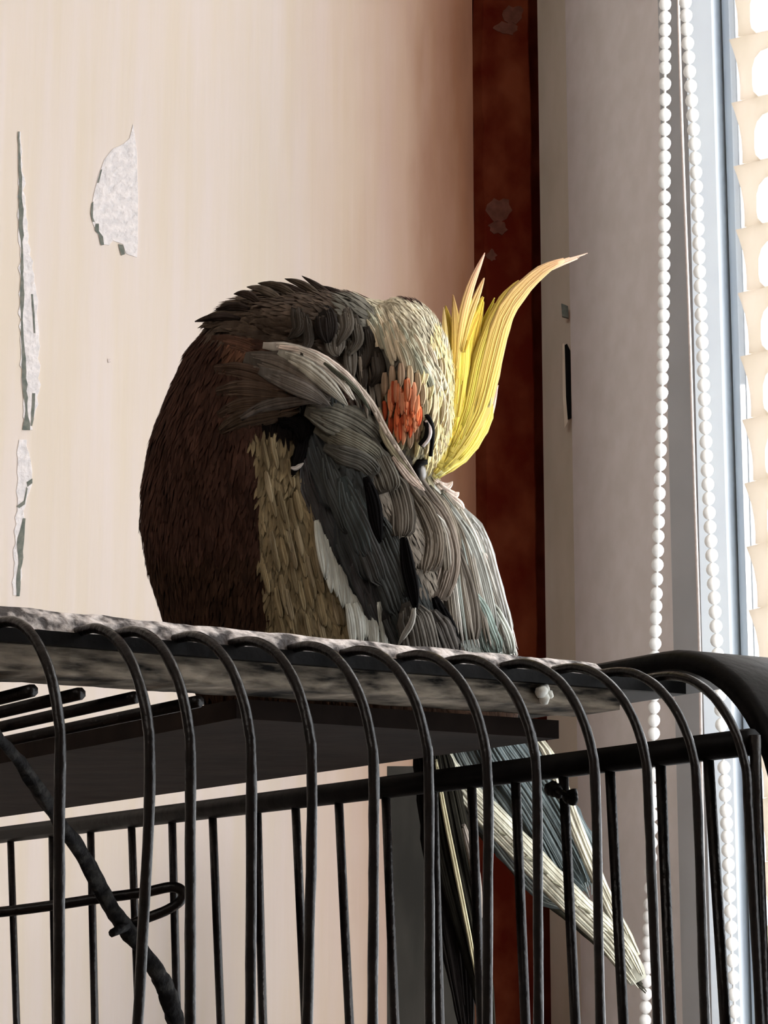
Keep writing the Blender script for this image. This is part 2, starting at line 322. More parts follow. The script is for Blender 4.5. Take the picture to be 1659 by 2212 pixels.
# ---------------------------------------------------------------- cage
B0, RT, ZR = .6141, .044, .1035
ZBOT = -.62
cg = empty('bird_cage', cage(.3, B0, -CAMZ), 'black wire bird cage with rounded top edge below the perched bird', 'cage')
front = [(-640, -640), (-400, -400), (-250, -250), (-110, -110), (12, 10), (128, 128), (322, 298), (411, 411), (543, 541), (674, 664), (808, 805), (927, 928), (1055, 1052), (1161, 1163), (1288, 1297), (1402, 1421), (1508, 1523), (1618, 1642)]
front = [f for f in front if f[0] not in (12,)]
for x0, x1 in front:
    pa = onB(x0, 1760, B0); pb = onB(x1, 2212, B0); top_a = pa.dot(AX); sl = (pb - pa)/(pa.z-pb.z)
    pts = [pa + sl*(pa.z-CAMZ-ZBOT)]
    pts += [pb, pa.lerp(pb, .5), pa]
    for k in range(1, 15):
        t = math.radians(90*k/14); pts.append(cage(top_a - .0015*math.sin(t), B0 + RT*(1-math.cos(t)), ZR - RT + RT*math.sin(t)))
    pts.append(cage(top_a-.0015, .6670, ZR))
    q = pts[:1] + resample(pts[1:], 60)
    a = Acc(); tube(a, q, .00165, 10, wob=.16); a.build('front_wire', M['wire'], cg)
SA = .53
side = [(22, 36), (112, 120), (195, 205), (283, 300), (371, 383), (458, 477), (555, 568), (637, 660), (730, 755), (832, 853), (935, 950), (1017, 1040), (1112, 1135), (1215, 1243), (1315, 1347), (1425, 1450), (1527, 1567), (1630, 1652), (-60, -44), (-140, -120)]
for x0, x1 in side:
    y0 = 1790 - .13*x0; pa = onA(x0, y0, SA); pb = onA(x1, 2212, SA); sl = (pb-pa)/(pa.z-pb.z)
    pts = [pa - sl*(.0790-(pa.z-CAMZ)), pb, pa + sl*(pa.z-CAMZ-ZBOT)]
    a = Acc(); tube(a, pts, .0021, 8); a.build('side_wire', M['wire'], cg)
a = Acc(); tube(a, [cage(SA, B0+.004, .0768), cage(SA, 1.0, .0768), cage(SA, 1.62, .0768)], .0048, 12); a.build('side_rail', M['frame'], cg)
zl = [onZ(0, y, .086).dot(AX) for y in (1499, 1530, 1563, 1597)]
for A in [zl[0]-.026*k for k in range(8, 0, -1)] + zl:
    a = Acc(); tube(a, [cage(A, .668, .0845), cage(A, 1.62, .086)], .0021, 8); a.build('roof_wire', M['wire'], cg)
# broad corner strap over the right end
SZ, SR = .1115, .064
prof = [(1.62, SZ)] + [(B0+SR+.3*(1-k/6), SZ) for k in range(7)]
for k in range(1, 17):
    t = math.radians(90*k/16); prof.append((B0+SR-.002-SR*math.sin(t), SZ-SR+SR*math.cos(t)))
prof += [(B0-.002, -.1), (B0-.002, ZBOT)]
vs = []
for i, (b, z) in enumerate(prof):
    b0, z0 = prof[max(i-1, 0)]; b1, z1 = prof[min(i+1, len(prof)-1)]; tb, tz = b1-b0, z1-z0; l = math.hypot(tb, tz); nb, nz = tz/l*-1, tb/l*1
    nb, nz = -nb, -nz
    for A, h in ((.5365, -.003), (.5365, .003), (.540, .0045), (.590, .0045), (.594, .003), (.594, -.003)):
        vs.append(cage(A, b+nb*h, z+nz*h))
a = Acc(); m = len(prof); a.add(vs, [(i*6+k, i*6+(k+1) % 6, (i+1)*6+(k+1) % 6, (i+1)*6+k) for i in range(m-1) for k in range(6)] + [(5, 4, 3, 2, 1, 0), tuple((m-1)*6+k for k in range(6))])
a.build('corner_strap', M['frame'], cg)
# dark solid roof board
a = Acc(); cbox(a, .3665, .5005, .691, 1.6, .0825, .0892); a.build('roof_board', M['board'], cg, smooth=False)
# lower frame, tray, legs (out of the picture, they carry the cage)
a = Acc(); cbox(a, -.02, .57, B0-.01, 1.63, ZBOT-.05, ZBOT+.005); a.build('base_tray', M['frame'], cg, smooth=False)
for A, b in ((0, B0+.01), (.55, B0+.01), (0, 1.6), (.55, 1.6)):
    a = Acc(); tube(a, [cage(A, b, -CAMZ), cage(A, b, ZBOT-.04)], .012, 12); a.build('leg', M['frame'], cg)
a = Acc(); cbox(a, -.03, .5365, .6612, .6646, .0982, .1026); a.build('shade_band_bar', M['frame'], cg, smooth=False)  # black bar added for the shaded, wire-crossed band below the worn strip
for b in (1.62,):
    a = Acc(); tube(a, [cage(SA, b, .0768), cage(SA, b, ZBOT)], .005, 8); a.build('corner_post', M['frame'], cg)
    a = Acc(); tube(a, [cage(0, b, .0865), cage(.56, b, .0865)], .005, 8); a.build('rear_rail', M['frame'], cg)
reparent(cg)
# weathered wooden beam that the cage wires run into
beam = empty('wooden_beam', cage(.3, .68, .084), 'weathered grey wooden beam with worn speckled top edge under the bird', 'beam')
def beam_mesh(sec, name, m, a0, a1, n=150, amp=.0006, seed=0):
    vs = []; k = len(sec)
    for i in range(n+1):
        A = a0 + (a1-a0)*i/n; dz = -.0022*(A-.29)/.23 if True else 0
        for j, (b, z) in enumerate(sec):
            w = amp*noise.noise(Vector((A*60+seed, j*3.1, seed))) + amp*.5*noise.noise(Vector((A*260, j*2.3, seed)))
            vs.append(cage(A, b + w, z + w + (dz if z > .1 else -dz*.8)))
    acc = Acc(); acc.add(vs, [(i*k+j, i*k+(j+1) % k, (i+1)*k+(j+1) % k, (i+1)*k+j) for i in range(n) for j in range(k)] + [tuple(range(k-1, -1, -1)), tuple(n*k+j for j in range(k))])
    return acc.build(name, m, beam, smooth=False)
beam_mesh([(.6655, .0898), (.6650, .094), (.6650, .1025), (.693, .1028), (.6935, .0898)], 'timber', M['wood'], -.03, .509)
beam_mesh([(.6638, .1030), (.6655, .1072), (.6700, .1102), (.690, .1104), (.693, .1030)], 'worn_top_strip', M['worn'], -.03, .502, amp=.0009, seed=5)
for k, (px, py, r) in enumerate([(1170, 1494, .0024), (1177, 1510, .0020), (1180, 1486, .0014), (1188, 1500, .0015)]):
    a = Acc(); c0 = onB(px, py, .6632); bm = bmesh.new(); bmesh.ops.create_icosphere(bm, subdivisions=2, radius=r)
    a.add([c0 + v.co*(1+.4*noise.noise(v.co*900)) for v in bm.verts], [tuple(v.index for v in f.verts) for f in bm.faces]); bm.free(); a.build('white_dropping', M['drop'], beam)
reparent(beam)
# twig perch and bent wire inside the cage
tw = empty('twig_perch', P(385, 2212, .86), 'thin dark knobbly twig slanting across the left of the cage', 'twig')
path = resample([P(x, y, d) for x, y, d in [(-60, 1520, .80), (0, 1596, .82), (60, 1672, .84), (130, 1775, .86), (195, 1878, .88), (245, 1965, .89), (290, 2030, .895), (335, 2092, .90), (358, 2140, .905), (380, 2205, .91), (420, 2290, .92)]], 70)
a = Acc(); tube(a, path, [.0019 + .0014*min(1, i/40) + .0005*noise.noise(Vector((i*.6, 0, 0))) for i in range(71)], 10, wob=.5); a.build('stem', M['twig'], tw)
a = Acc(); tube(a, [P(272, 2000, .892), P(255, 2010, .886), P(242, 2016, .882)], [.002, .0018, .0016], 8, wob=.3); a.build('stub', M['twig'], tw)
reparent(tw)
a = Acc(); tube(a, resample([P(x, y, .90) for x, y in [(-80, 1978), (20, 1968), (120, 1955), (220, 1940), (310, 1928), (370, 1916), (394, 1926), (390, 1946), (360, 1966), (320, 1982), (285, 1996)]], 60), .0021, 8)
tag(a.build('wire_hook', M['wire']), 'black bent wire hook crossing behind the twig inside the cage', 'hook')
# charcoal post behind the cage, standing on the floor
p0 = atY(836, 1700, 1.62); p1 = atY(1022, 1700, 1.62)
a = Acc(); box(a, p0.x, p1.x, 1.62, 1.66, 0, atY(836, 1655, 1.62).z); tag(a.build('upright_post', M['post'], smooth=False), 'charcoal upright post behind the cage, below the bird', 'post')
a = Acc()
for dx, dy, rr in [(0, 0, .003), (8, 4, .0028), (15, 10, .0022), (38, 18, .0028), (45, 14, .0024), (46, 24, .0024)]:
    c0 = onA(1192+dx, 1703+dy, SA-.004); bm = bmesh.new(); bmesh.ops.create_icosphere(bm, subdivisions=2, radius=rr)
    a.add([c0 + v.co*(1+.3*noise.noise(v.co*700)) for v in bm.verts], [tuple(v.index for v in f.verts) for f in bm.faces]); bm.free()
tube(a, [onA(1190, 1703, SA-.004), onA(1216, 1712, SA-.006), onA(1242, 1722, SA-.004)], .0012, 6)
tag(a.build('knotted_tie', M['frame']), 'small black knotted tie around a side wire near the tail', 'tie')

# ================================================================= the cockatiel
DB = .96
bird = empty('cockatiel', P(760, 1608, DB), 'grey cockatiel asleep with head tucked back, yellow crest and orange cheek', 'bird')
rows = [(630, 575, 700, .009), (642, 540, 760, .016), (655, 500, 850, .022), (685, 462, 915, .027), (715, 440, 925, .030), (760, 403, 925, .034), (830, 371, 905, .037),
        (900, 343, 900, .039), (950, 325, 905, .040), (1050, 306, 955, .041), (1130, 303, 1020, .041), (1230, 318, 1058, .040), (1330, 350, 1092, .038), (1400, 374, 1112, .036), (1500, 425, 1122, .030), (1580, 500, 1110, .020), (1612, 600, 1060, .008)]
bm = bmesh.new()
def loft(bm, rows, dc=0, n=36):
    rings = []
    dense = []
    for i in range(len(rows)-1):
        for k in range(4):
            t = k/4; dense.append([rows[i][j]*(1-t)+rows[i+1][j]*t for j in range(4)])
    dense.append(rows[-1])
    for y, xl, xr, dd in dense:
        r = []
        for k in range(n):
            t = 2*math.pi*k/n; cx_, w = (xl+xr)/2, (xr-xl)/2
            r.append(bm.verts.new(P(cx_ + w*math.cos(t), y, DB + dc + dd*math.sin(t))))
        rings.append(r)
    for i in range(len(rings)-1):
        for k in range(n): bm.faces.new((rings[i][k], rings[i][(k+1) % n], rings[i+1][(k+1) % n], rings[i+1][k]))
    bm.faces.new(rings[0][::-1]); bm.faces.new(rings[-1])
loft(bm, rows)
def ell(bm, cx_, cy_, rx, ry, doff, dr, ang=0):
    t = bmesh.new(); bmesh.ops.create_uvsphere(t, u_segments=28, v_segments=18, radius=1)
    mp = {}; c, s = math.cos(ang), math.sin(ang)
    for v in t.verts:
        x, y, z = v.co; X = x*rx*c - z*ry*s; Y = x*rx*s + z*ry*c
        mp[v.index] = bm.verts.new(P(cx_+X, cy_-Y, DB+doff+y*dr))
    for f in t.faces: bm.faces.new([mp[v.index] for v in f.verts])
    t.free()
ell(bm, 880, 800, 100, 158, -.010, .030, .12)          # head
ell(bm, 890, 905, 88, 138, -.012, .026, -.15)          # face
ell(bm, 690, 850, 140, 95, -.022, .024, -.55)          # shoulder of the near wing
ell(bm, 810, 1150, 105, 330, -.020, .029, .42)         # folded wing
ell(bm, 700, 702, 190, 68, -.006, .030, -.05)          # ruffled nape
me = bpy.data.meshes.new('body'); bm.to_mesh(me); bm.free()
body = bpy.data.objects.new('body', me); C.objects.link(body)
md = body.modifiers.new('r', 'REMESH'); md.mode = 'VOXEL'; md.voxel_size = .0016
sm = body.modifiers.new('s', 'SMOOTH'); sm.iterations = 5; sm.factor = .6
dg = bpy.context.evaluated_depsgraph_get(); dg.update()
me2 = bpy.data.meshes.new_from_object(body.evaluated_get(dg)); body.modifiers.clear(); body.data = me2; me2.name = 'body'
me2.materials.clear(); me2.materials.append(M['plume'])
me2.polygons.foreach_set('use_smooth', [True]*len(me2.polygons)); body.parent = bird
bvh = BVHTree.FromPolygons([v.co.copy() for v in me2.vertices], [tuple(p.vertices) for p in me2.polygons])
EYE = Vector((0, 0, CAMZ))
def surf(px, py, default=DB):
    d = ray(px, py); h = bvh.ray_cast(EYE, d.normalized())
    return default if h[0] is None else (h[0]-EYE).length/d.length
# plumage colours by place on the bird
def inpoly(x, y, p):
    c = False; j = len(p)-1
    for i in range(len(p)):
        if (p[i][1] > y) != (p[j][1] > y) and x < (p[j][0]-p[i][0])*(y-p[i][1])/(p[j][1]-p[i][1])+p[i][0]: c = not c
        j = i
    return c
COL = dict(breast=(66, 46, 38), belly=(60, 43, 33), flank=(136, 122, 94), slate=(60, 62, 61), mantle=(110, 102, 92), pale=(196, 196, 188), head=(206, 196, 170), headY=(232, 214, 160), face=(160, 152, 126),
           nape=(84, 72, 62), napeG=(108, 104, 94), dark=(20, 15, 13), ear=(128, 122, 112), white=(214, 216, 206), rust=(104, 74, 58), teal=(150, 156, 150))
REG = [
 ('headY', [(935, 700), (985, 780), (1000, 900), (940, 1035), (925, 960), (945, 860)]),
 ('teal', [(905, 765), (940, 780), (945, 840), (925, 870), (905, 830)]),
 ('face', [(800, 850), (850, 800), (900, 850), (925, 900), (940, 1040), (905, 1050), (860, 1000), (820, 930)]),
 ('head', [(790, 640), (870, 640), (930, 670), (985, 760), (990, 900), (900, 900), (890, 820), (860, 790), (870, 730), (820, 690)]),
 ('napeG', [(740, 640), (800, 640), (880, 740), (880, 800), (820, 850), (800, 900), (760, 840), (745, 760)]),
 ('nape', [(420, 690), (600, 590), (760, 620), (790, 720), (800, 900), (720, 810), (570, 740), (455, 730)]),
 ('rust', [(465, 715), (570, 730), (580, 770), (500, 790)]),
 ('dark', [(560, 900), (620, 860), (670, 870), (660, 950), (630, 1030), (640, 960), (580, 935)]),  # shade of the hollow under the shoulder, put into the plumage colour
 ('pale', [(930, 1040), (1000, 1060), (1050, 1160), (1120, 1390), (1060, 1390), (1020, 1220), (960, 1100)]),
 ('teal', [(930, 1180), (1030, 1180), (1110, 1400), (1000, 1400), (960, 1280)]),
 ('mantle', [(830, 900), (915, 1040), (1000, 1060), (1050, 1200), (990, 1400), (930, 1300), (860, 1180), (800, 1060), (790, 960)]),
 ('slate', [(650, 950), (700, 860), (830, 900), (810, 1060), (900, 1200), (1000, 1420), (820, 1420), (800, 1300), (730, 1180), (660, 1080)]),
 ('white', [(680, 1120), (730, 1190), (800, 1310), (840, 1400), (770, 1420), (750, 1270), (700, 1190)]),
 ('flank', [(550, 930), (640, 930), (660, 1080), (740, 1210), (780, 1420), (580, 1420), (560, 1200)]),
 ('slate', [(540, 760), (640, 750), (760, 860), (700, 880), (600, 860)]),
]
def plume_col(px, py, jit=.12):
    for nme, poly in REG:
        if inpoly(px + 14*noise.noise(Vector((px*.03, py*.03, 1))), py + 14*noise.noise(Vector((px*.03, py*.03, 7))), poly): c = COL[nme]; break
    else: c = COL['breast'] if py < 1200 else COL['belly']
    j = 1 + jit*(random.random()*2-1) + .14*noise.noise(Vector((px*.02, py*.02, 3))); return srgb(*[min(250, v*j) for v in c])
def flow(px, py):                       # direction the plumage lies in the picture plane
    if py < 770 and px < 800 and py < 745 + (px-570)*.45: return Vector((-1, -.25 + (700-px)*.0006, 0))
    if px > 800 and py < 1000 and px < 1000: return Vector((-.45, -1, 0)) if py < 780 else Vector((-.25, 1, 0))
    if px > 880 and py > 1000: return Vector((.38, 1, 0))
    if px > 640: return Vector((.25, 1, 0))
    return Vector((-.05 + .1*noise.noise(Vector((px*.01, py*.01, 0))), 1, 0))
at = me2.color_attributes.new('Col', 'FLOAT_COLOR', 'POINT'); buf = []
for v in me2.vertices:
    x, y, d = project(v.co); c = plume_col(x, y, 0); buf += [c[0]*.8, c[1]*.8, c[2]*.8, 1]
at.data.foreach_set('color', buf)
# body feathers: thousands of small contour feathers lying on the skin
acc = Acc(); random.seed(11)
me2.calc_loop_triangles(); tris = [t for t in me2.loop_triangles]; areas = [t.area for t in tris]
UP = Vector((0, -sa, ca)); RT3 = Vector((1, 0, 0))
def shape(t): return (math.sin(math.pi*min(1, t*1.25+.08)/1.33)**.7 if t < .8 else math.sin(math.pi*min(1, .8*1.25+.08)/1.33)**.7*math.sqrt(max(0, 1-((t-.8)/.2)**2)))
for t in random.choices(tris, weights=areas, k=26000):
    vs3 = [me2.vertices[i].co for i in t.vertices]; r1, r2 = random.random(), random.random()
    if r1+r2 > 1: r1, r2 = 1-r1, 1-r2
    p = vs3[0] + (vs3[1]-vs3[0])*r1 + (vs3[2]-vs3[0])*r2; nrm = t.normal.copy(); x, y, d = project(p)
    if y > 1560: continue
    fl = flow(x, y); dr = RT3*fl.x - UP*fl.y; dr = dr - nrm*dr.dot(nrm)
    if dr.length < .15: continue
    dr.normalize(); sd = dr.cross(nrm).normalized()
    nape = y < 770 and x < 800 and y < 745 + (x-570)*.45
    hd = x > 790 and y < 1040
    L0 = (.0085 if nape else .0042 if hd else .0062)*(.7+.6*random.random())*(1.3 if x > 640 and y > 900 else 1); w0 = L0*(.11 if not nape else .13)*(.8+.4*random.random())
    lift = (.0016 if nape else .0005)*(.5+random.random()); ang = random.gauss(0, .16); dr, sd = dr*math.cos(ang)+sd*math.sin(ang), sd*math.cos(ang)-dr*math.sin(ang)
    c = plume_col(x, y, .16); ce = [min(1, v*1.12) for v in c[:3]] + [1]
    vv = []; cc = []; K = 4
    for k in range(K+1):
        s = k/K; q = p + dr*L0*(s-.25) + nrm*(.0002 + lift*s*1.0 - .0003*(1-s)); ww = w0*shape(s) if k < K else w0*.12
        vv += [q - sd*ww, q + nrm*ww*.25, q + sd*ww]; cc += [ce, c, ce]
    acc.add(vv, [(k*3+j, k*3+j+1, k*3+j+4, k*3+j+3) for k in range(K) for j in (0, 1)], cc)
o = acc.build('contour_feathers', M['plume'], bird, smooth=True); o['kind'] = 'stuff'
FR = random.Random(21)
def feather(name, pts, w, col, edge=None, lift=(.001, .003), m='plume', depth=None, blunt=False, tipc=None, cup=.22, n=14, label=None, strands=None, base=True):
    """one large feather: pts in picture pixels from root to tip, w half width in pixels; a vane with its barbs lying on it"""
    L2 = resample([Vector((x, y, 0)) for x, y in pts], n); e = srgb(*(edge or [min(255, v*1.12) for v in col])); tc_ = srgb(*tipc) if tipc else None
    ctr = []
    for i, q in enumerate(L2):
        s = i/n; ctr.append((surf(q.x, q.y) if depth is None else (depth[0]*(1-s)+depth[1]*s)) - (lift[0]*(1-s)+lift[1]*s))
    if depth is None:                    # smooth the depths so that the vane stays a fair surface
        for _ in range(3): ctr = [ctr[0]] + [(ctr[i-1]+ctr[i]*2+ctr[i+1])/4 for i in range(1, n)] + [ctr[-1]]
    def width(s):
        if blunt: return w*(min(1, .35+s*2.2))*(1 if s < .82 else math.sqrt(max(.02, 1-((s-.82)/.182)**2)))
        return w*max(.04, math.sin(math.pi*min(1, (.12+s*.87)))**.8)
    acc = Acc()
    def strip(u0, wf, s0, s1, cc_, raise_, rows_, cols_):
        vv = []; cc = []; ph = FR.uniform(0, 6); dr = FR.uniform(-.10, .10)
        for i in range(rows_+1):
            t = i/rows_; s = s0+(s1-s0)*t; f = s*n; k = min(int(f), n-1); fr = f-k; q = L2[k].lerp(L2[k+1], fr); d = ctr[k]*(1-fr)+ctr[k+1]*fr
            tg = (L2[min(k+1, n)]-L2[max(k-1, 0)]).normalized(); nn = Vector((-tg.y, tg.x, 0)); ww = width(s); sw = wf*ww if wf >= 1 else max(.6, wf*w*(math.sin(math.pi*min(1, .1+t*.88))**.6))
            mm = w/F*d*cup; kk = s**1.5 if tc_ else 0
            for c in range(cols_):
                a = c/(cols_-1)*2-1; u = (u0 + dr*t)*ww + a*sw; ur = u/max(1e-3, w); p = q + nn*u*(1 if wf < 1 else 1+.05*math.sin(i*2.1+ph))
                vv.append(P(p.x, p.y, d + mm*(ur*ur-.15) - raise_*(1-.6*abs(a)) + (max(-20, p.x-950)*.00013 if m == 'crest' else 0)))
                base_c = e if (abs(a) > .9 and wf < 1) else cc_
                cc.append([base_c[z]*(1-kk)+(tc_[z] if tc_ else 0)*kk for z in range(3)] + [1])
        acc.add(vv, [(i*cols_+c, i*cols_+c+1, (i+1)*cols_+c+1, (i+1)*cols_+c) for i in range(rows_) for c in range(cols_-1)], cc)
    c0 = srgb(*[v*.84 for v in col])
    if base: strip(0, 1, 0, .96 if w > 12 else 1, c0, 0, n, 5)
    ns = strands or max(3, int(w/2.6))
    for k in range(ns):
        u0 = ((k+.5)/ns*2-1)*.92 + FR.uniform(-.06, .06); j_ = FR.uniform(.86, 1.14); s0 = FR.uniform(0, .3 if ns > 4 else .05); s1 = FR.uniform(.86, 1.0) if ns > 4 else FR.uniform(.93, 1)
        strip(u0, FR.uniform(1.0, 1.7)/ns, s0, s1, srgb(*[min(252, v*j_) for v in col]), FR.uniform(.0002, .0007), 9, 3)
    o = acc.build(name, M[m], bird)
    so = o.modifiers.new('vane', 'SOLIDIFY'); so.thickness = .00014
    if label: o['label'] = label
    return o
# wing: under rows first, then the coverts over them
for k, (x, y) in enumerate([(700, 985), (735, 1040), (690, 1050), (770, 1090), (730, 1110), (800, 1150), (765, 1175), (835, 1215), (800, 1245), (865, 1275), (830, 1305), (870, 1340), (780, 1140), (850, 1180)]):
    feather('wing_covert', [(x-30, y-60), (x-10, y), (x+18, y+65), (x+32, y+115)], 34, (66+4*(k % 3), 70+3*(k % 2), 72), (84, 86, 84), blunt=True, lift=(.0008, .0022))
for pts in ([(790, 1030), (806, 1080), (814, 1130), (822, 1175)], [(872, 1160), (880, 1220), (893, 1280), (898, 1325)], [(938, 1290), (958, 1330), (978, 1372), (994, 1410)]):
    feather('flight_feather', pts, 15, (8, 6, 6), (10, 8, 8), lift=(.0042, .0052), label='near-black flight feather edge')
for pts, w, c in [([(830, 1010), (850, 1060), (862, 1110), (862, 1165)], 34, (88, 82, 74)), ([(790, 940), (812, 1000), (826, 1030), (838, 1068)], 34, (92, 88, 80)), ([(870, 1040), (905, 1110), (925, 1170), (915, 1240)], 36, (100, 92, 82)),
                  ([(905, 1060), (945, 1130), (965, 1210), (942, 1305)], 30, (124, 114, 104)), ([(950, 1150), (975, 1210), (1000, 1290), (1015, 1395)], 30, (104, 98, 90)), ([(880, 1300), (895, 1340), (905, 1380), (915, 1430)], 40, (92, 88, 82)),
                  ([(930, 1320), (945, 1360), (960, 1400), (975, 1440)], 36, (84, 80, 76)), ([(960, 1090), (1000, 1170), (1030, 1260), (1060, 1400)], 30, (160, 162, 156)), ([(975, 1080), (1030, 1160), (1062, 1270), (1098, 1400)], 24, (196, 196, 188)),
                  ([(955, 1062), (990, 1120), (1020, 1180), (1036, 1250)], 20, (200, 192, 180)), ([(1000, 1260), (1030, 1320), (1050, 1370), (1070, 1420)], 26, (128, 142, 136)), ([(1040, 1280), (1065, 1330), (1085, 1370), (1100, 1420)], 20, (176, 180, 172)),
                  ([(845, 930), (890, 1030), (930, 1090), (960, 1130)], 20, (100, 92, 84)), ([(925, 1050), (955, 1100), (975, 1150), (985, 1210)], 18, (122, 114, 102))]:
    feather('scapular_feather', pts, w, c, [min(240, v*1.28) for v in c], blunt=True, lift=(.0022, .0042))
feather('scapular_feather', [(895, 1312), (888, 1345), (872, 1372), (860, 1395)], 6, (180, 178, 170), lift=(.005, .005))
for pts in ([(940, 1048), (985, 1090), (1030, 1165), (1060, 1240)], [(960, 1060), (1010, 1120), (1040, 1200), (1070, 1290)], [(1020, 1150), (1058, 1230), (1090, 1320), (1116, 1398)]):
    feather('back_feather', pts, 8, (228, 216, 206), lift=(.003, .005), depth=(DB-.005, DB-.001))  # light rim down the back, painted as near-white strands
for pts in ([(935, 1035), (955, 1050), (968, 1050), (978, 1040)], [(945, 1045), (970, 1066), (982, 1070), (992, 1064)], [(960, 1062), (985, 1085), (995, 1095), (1000, 1110)]):
    feather('back_feather', pts, 9, (226, 208, 196), depth=(DB-.012, DB-.008), lift=(0, 0))
for k in range(16):
    a_ = k/15; x0 = 925+40*a_+FR.uniform(-6, 6); x1 = 985+128*a_
    feather('back_feather', [(x0, 1050+60*(1-a_)), (x0+34+26*a_, 1150), (x0+(x1-x0)*.72, 1270), (x1, 1400)], 7, [(126, 118, 106), (156, 150, 140), (190, 188, 180), (140, 146, 140)][k % 4], lift=(.004, .0056), strands=3)
# white bar of the closed wing
for k in range(12):
    x = 690+k*12.5; y = 1130 + k*17 + random.uniform(-8, 8)
    feather('wing_bar_feather', [(x-6, y), (x+2, y+45), (x+9, y+90), (x+13, y+130)], 11, (206, 210, 200), (226, 228, 220), lift=(.0018, .003), blunt=False)
for x in (758, 775, 806, 826):
    feather('wing_bar_feather', [(x-8, 1300), (x, 1335), (x+4, 1370), (x+6, 1410)], 9, (212, 216, 208), lift=(.003, .004))
# flank strands
for k in range(90):
    x = random.uniform(560, 780); y = random.uniform(940, 1340)
    if x > 630 + (y-960)*.42: continue
    feather('flank_feather', [(x, y), (x+4, y+28), (x+10, y+54), (x+12, y+70)], 6, random.choice([(138, 124, 96), (150, 136, 110), (128, 114, 88), (144, 128, 98)]), lift=(.0005, .0012), n=8, strands=3, base=False)
# shoulder
for y0, y1, c in [(735, 800, (92, 66, 54)), (800, 835, (84, 68, 58)), (850, 850, (80, 66, 56)), (900, 868, (74, 60, 50)), (935, 880, (70, 58, 48))]:
    feather('shoulder_feather', [(455+(y0-735)*.1, y0), (520, (y0*2+y1)/3-6), (580, (y0+2*y1)/3), (650, y1+8)], 24, c, lift=(.0006, .0018))
feather('shoulder_feather', [(600, 905), (630, 900), (655, 915), (650, 960)], 34, (12, 9, 8), (14, 11, 10), lift=(.0016, .002), label='black feather painted as the shade of the hollow under the shoulder')  # near-black colour stands for the shade in the hollow
feather('shoulder_feather', [(652, 930), (652, 960), (640, 1000), (630, 1030)], 13, (12, 9, 8), (14, 11, 10), lift=(.0016, .002))  # same painted shade, running down from the hollow
feather('shoulder_feather', [(520, 905), (570, 880), (630, 868), (690, 866)], 14, (92, 84, 78), lift=(.002, .0034))
feather('shoulder_feather', [(528, 772), (600, 795), (660, 828), (722, 866)], 36, (104, 96, 88), lift=(.0018, .003), blunt=True)
feather('shoulder_feather', [(560, 800), (620, 825), (670, 848), (716, 880)], 20, (116, 110, 104), lift=(.0032, .004))
feather('shoulder_feather', [(660, 884), (715, 900), (770, 926), (822, 968)], 40, (98, 94, 84), lift=(.0026, .0044), blunt=True)
feather('shoulder_feather', [(680, 925), (735, 948), (780, 970), (822, 1000)], 26, (106, 102, 90), lift=(.003, .004), blunt=True)
feather('shoulder_feather', [(700, 965), (745, 985), (785, 1000), (815, 1030)], 22, (88, 86, 80), lift=(.002, .0032), blunt=True)
feather('shoulder_feather', [(600, 762), (660, 792), (712, 836), (752, 878)], 18, (176, 172, 160), lift=(.0042, .0056))
feather('shoulder_feather', [(568, 746), (640, 758), (716, 800), (772, 872)], 15, (214, 206, 194), lift=(.0046, .0062), label='pale shoulder feather')
feather('shoulder_feather', [(600, 748), (680, 764), (750, 812), (790, 862)], 8, (222, 206, 194), lift=(.0062, .0070))
feather('shoulder_feather', [(700, 784), (742, 818), (776, 852), (800, 888)], 6, (92, 92, 80), lift=(.0068, .0074))
feather('shoulder_feather', [(628, 1010), (638, 1012), (648, 1006), (656, 1000)], 5, (190, 182, 176), lift=(.003, .004), n=8)
# rim of the back cape that overlaps the face
feather('cape_edge_feather', [(745, 800), (800, 868), (840, 940), (916, 1054)], 7, (206, 192, 178), lift=(.007, .009))
feather('cape_edge_feather', [(818, 880), (830, 940), (866, 995), (914, 1050)], 8, (196, 188, 160), lift=(.006, .008))
feather('cape_edge_feather', [(850, 985), (875, 1015), (895, 1040), (918, 1060)], 11, (214, 194, 180), lift=(.007, .008))
for x in (782, 798, 812):
    feather('ear_feather', [(x-6, 770), (x, 820), (x+6, 860), (x+12, 905)], 6, (132, 122, 110), lift=(.004, .005))
# nape: ruffled pointed feathers standing off the hunched neck
rnd = random.Random(5)
for x0, y0, x1, y1 in [(520, 690, 424, 697), (540, 670, 470, 672), (560, 655, 508, 637), (610, 650, 536, 622), (640, 640, 560, 614), (690, 660, 584, 611), (700, 650, 618, 604), (755, 690, 655, 598), (770, 680, 700, 620), (790, 700, 730, 632), (820, 700, 762, 640), (650, 690, 560, 650), (600, 700, 500, 690), (730, 720, 640, 665), (700, 745, 610, 700), (775, 760, 715, 690), (560, 725, 470, 712), (830, 760, 778, 690)]:
    c = rnd.choice([(62, 52, 46), (78, 68, 58), (54, 46, 42), (94, 84, 74)])
    feather('nape_feather', [(x0, y0), ((x0*2+x1)/3, (y0*2+y1)/3-8), ((x0+2*x1)/3, (y0+2*y1)/3-8), (x1-3, y1-2)], 8.5, c, [v*1.05 for v in c], depth=(DB-.020, DB-.014), lift=(0, 0), strands=3)
for x, y in [(742, 690), (765, 720), (718, 735), (700, 700), (752, 770), (775, 790), (790, 745), (660, 720), (640, 690), (812, 790)]:
    feather('nape_feather', [(x, y-40), (x+4, y-10), (x+6, y+20), (x+rnd.uniform(-22, 14), y+rnd.uniform(36, 62))], rnd.uniform(13, 25), rnd.choice([(84, 78, 70), (100, 94, 86), (62, 56, 50), (90, 90, 88), (40, 35, 32)]), lift=(.003, .005))
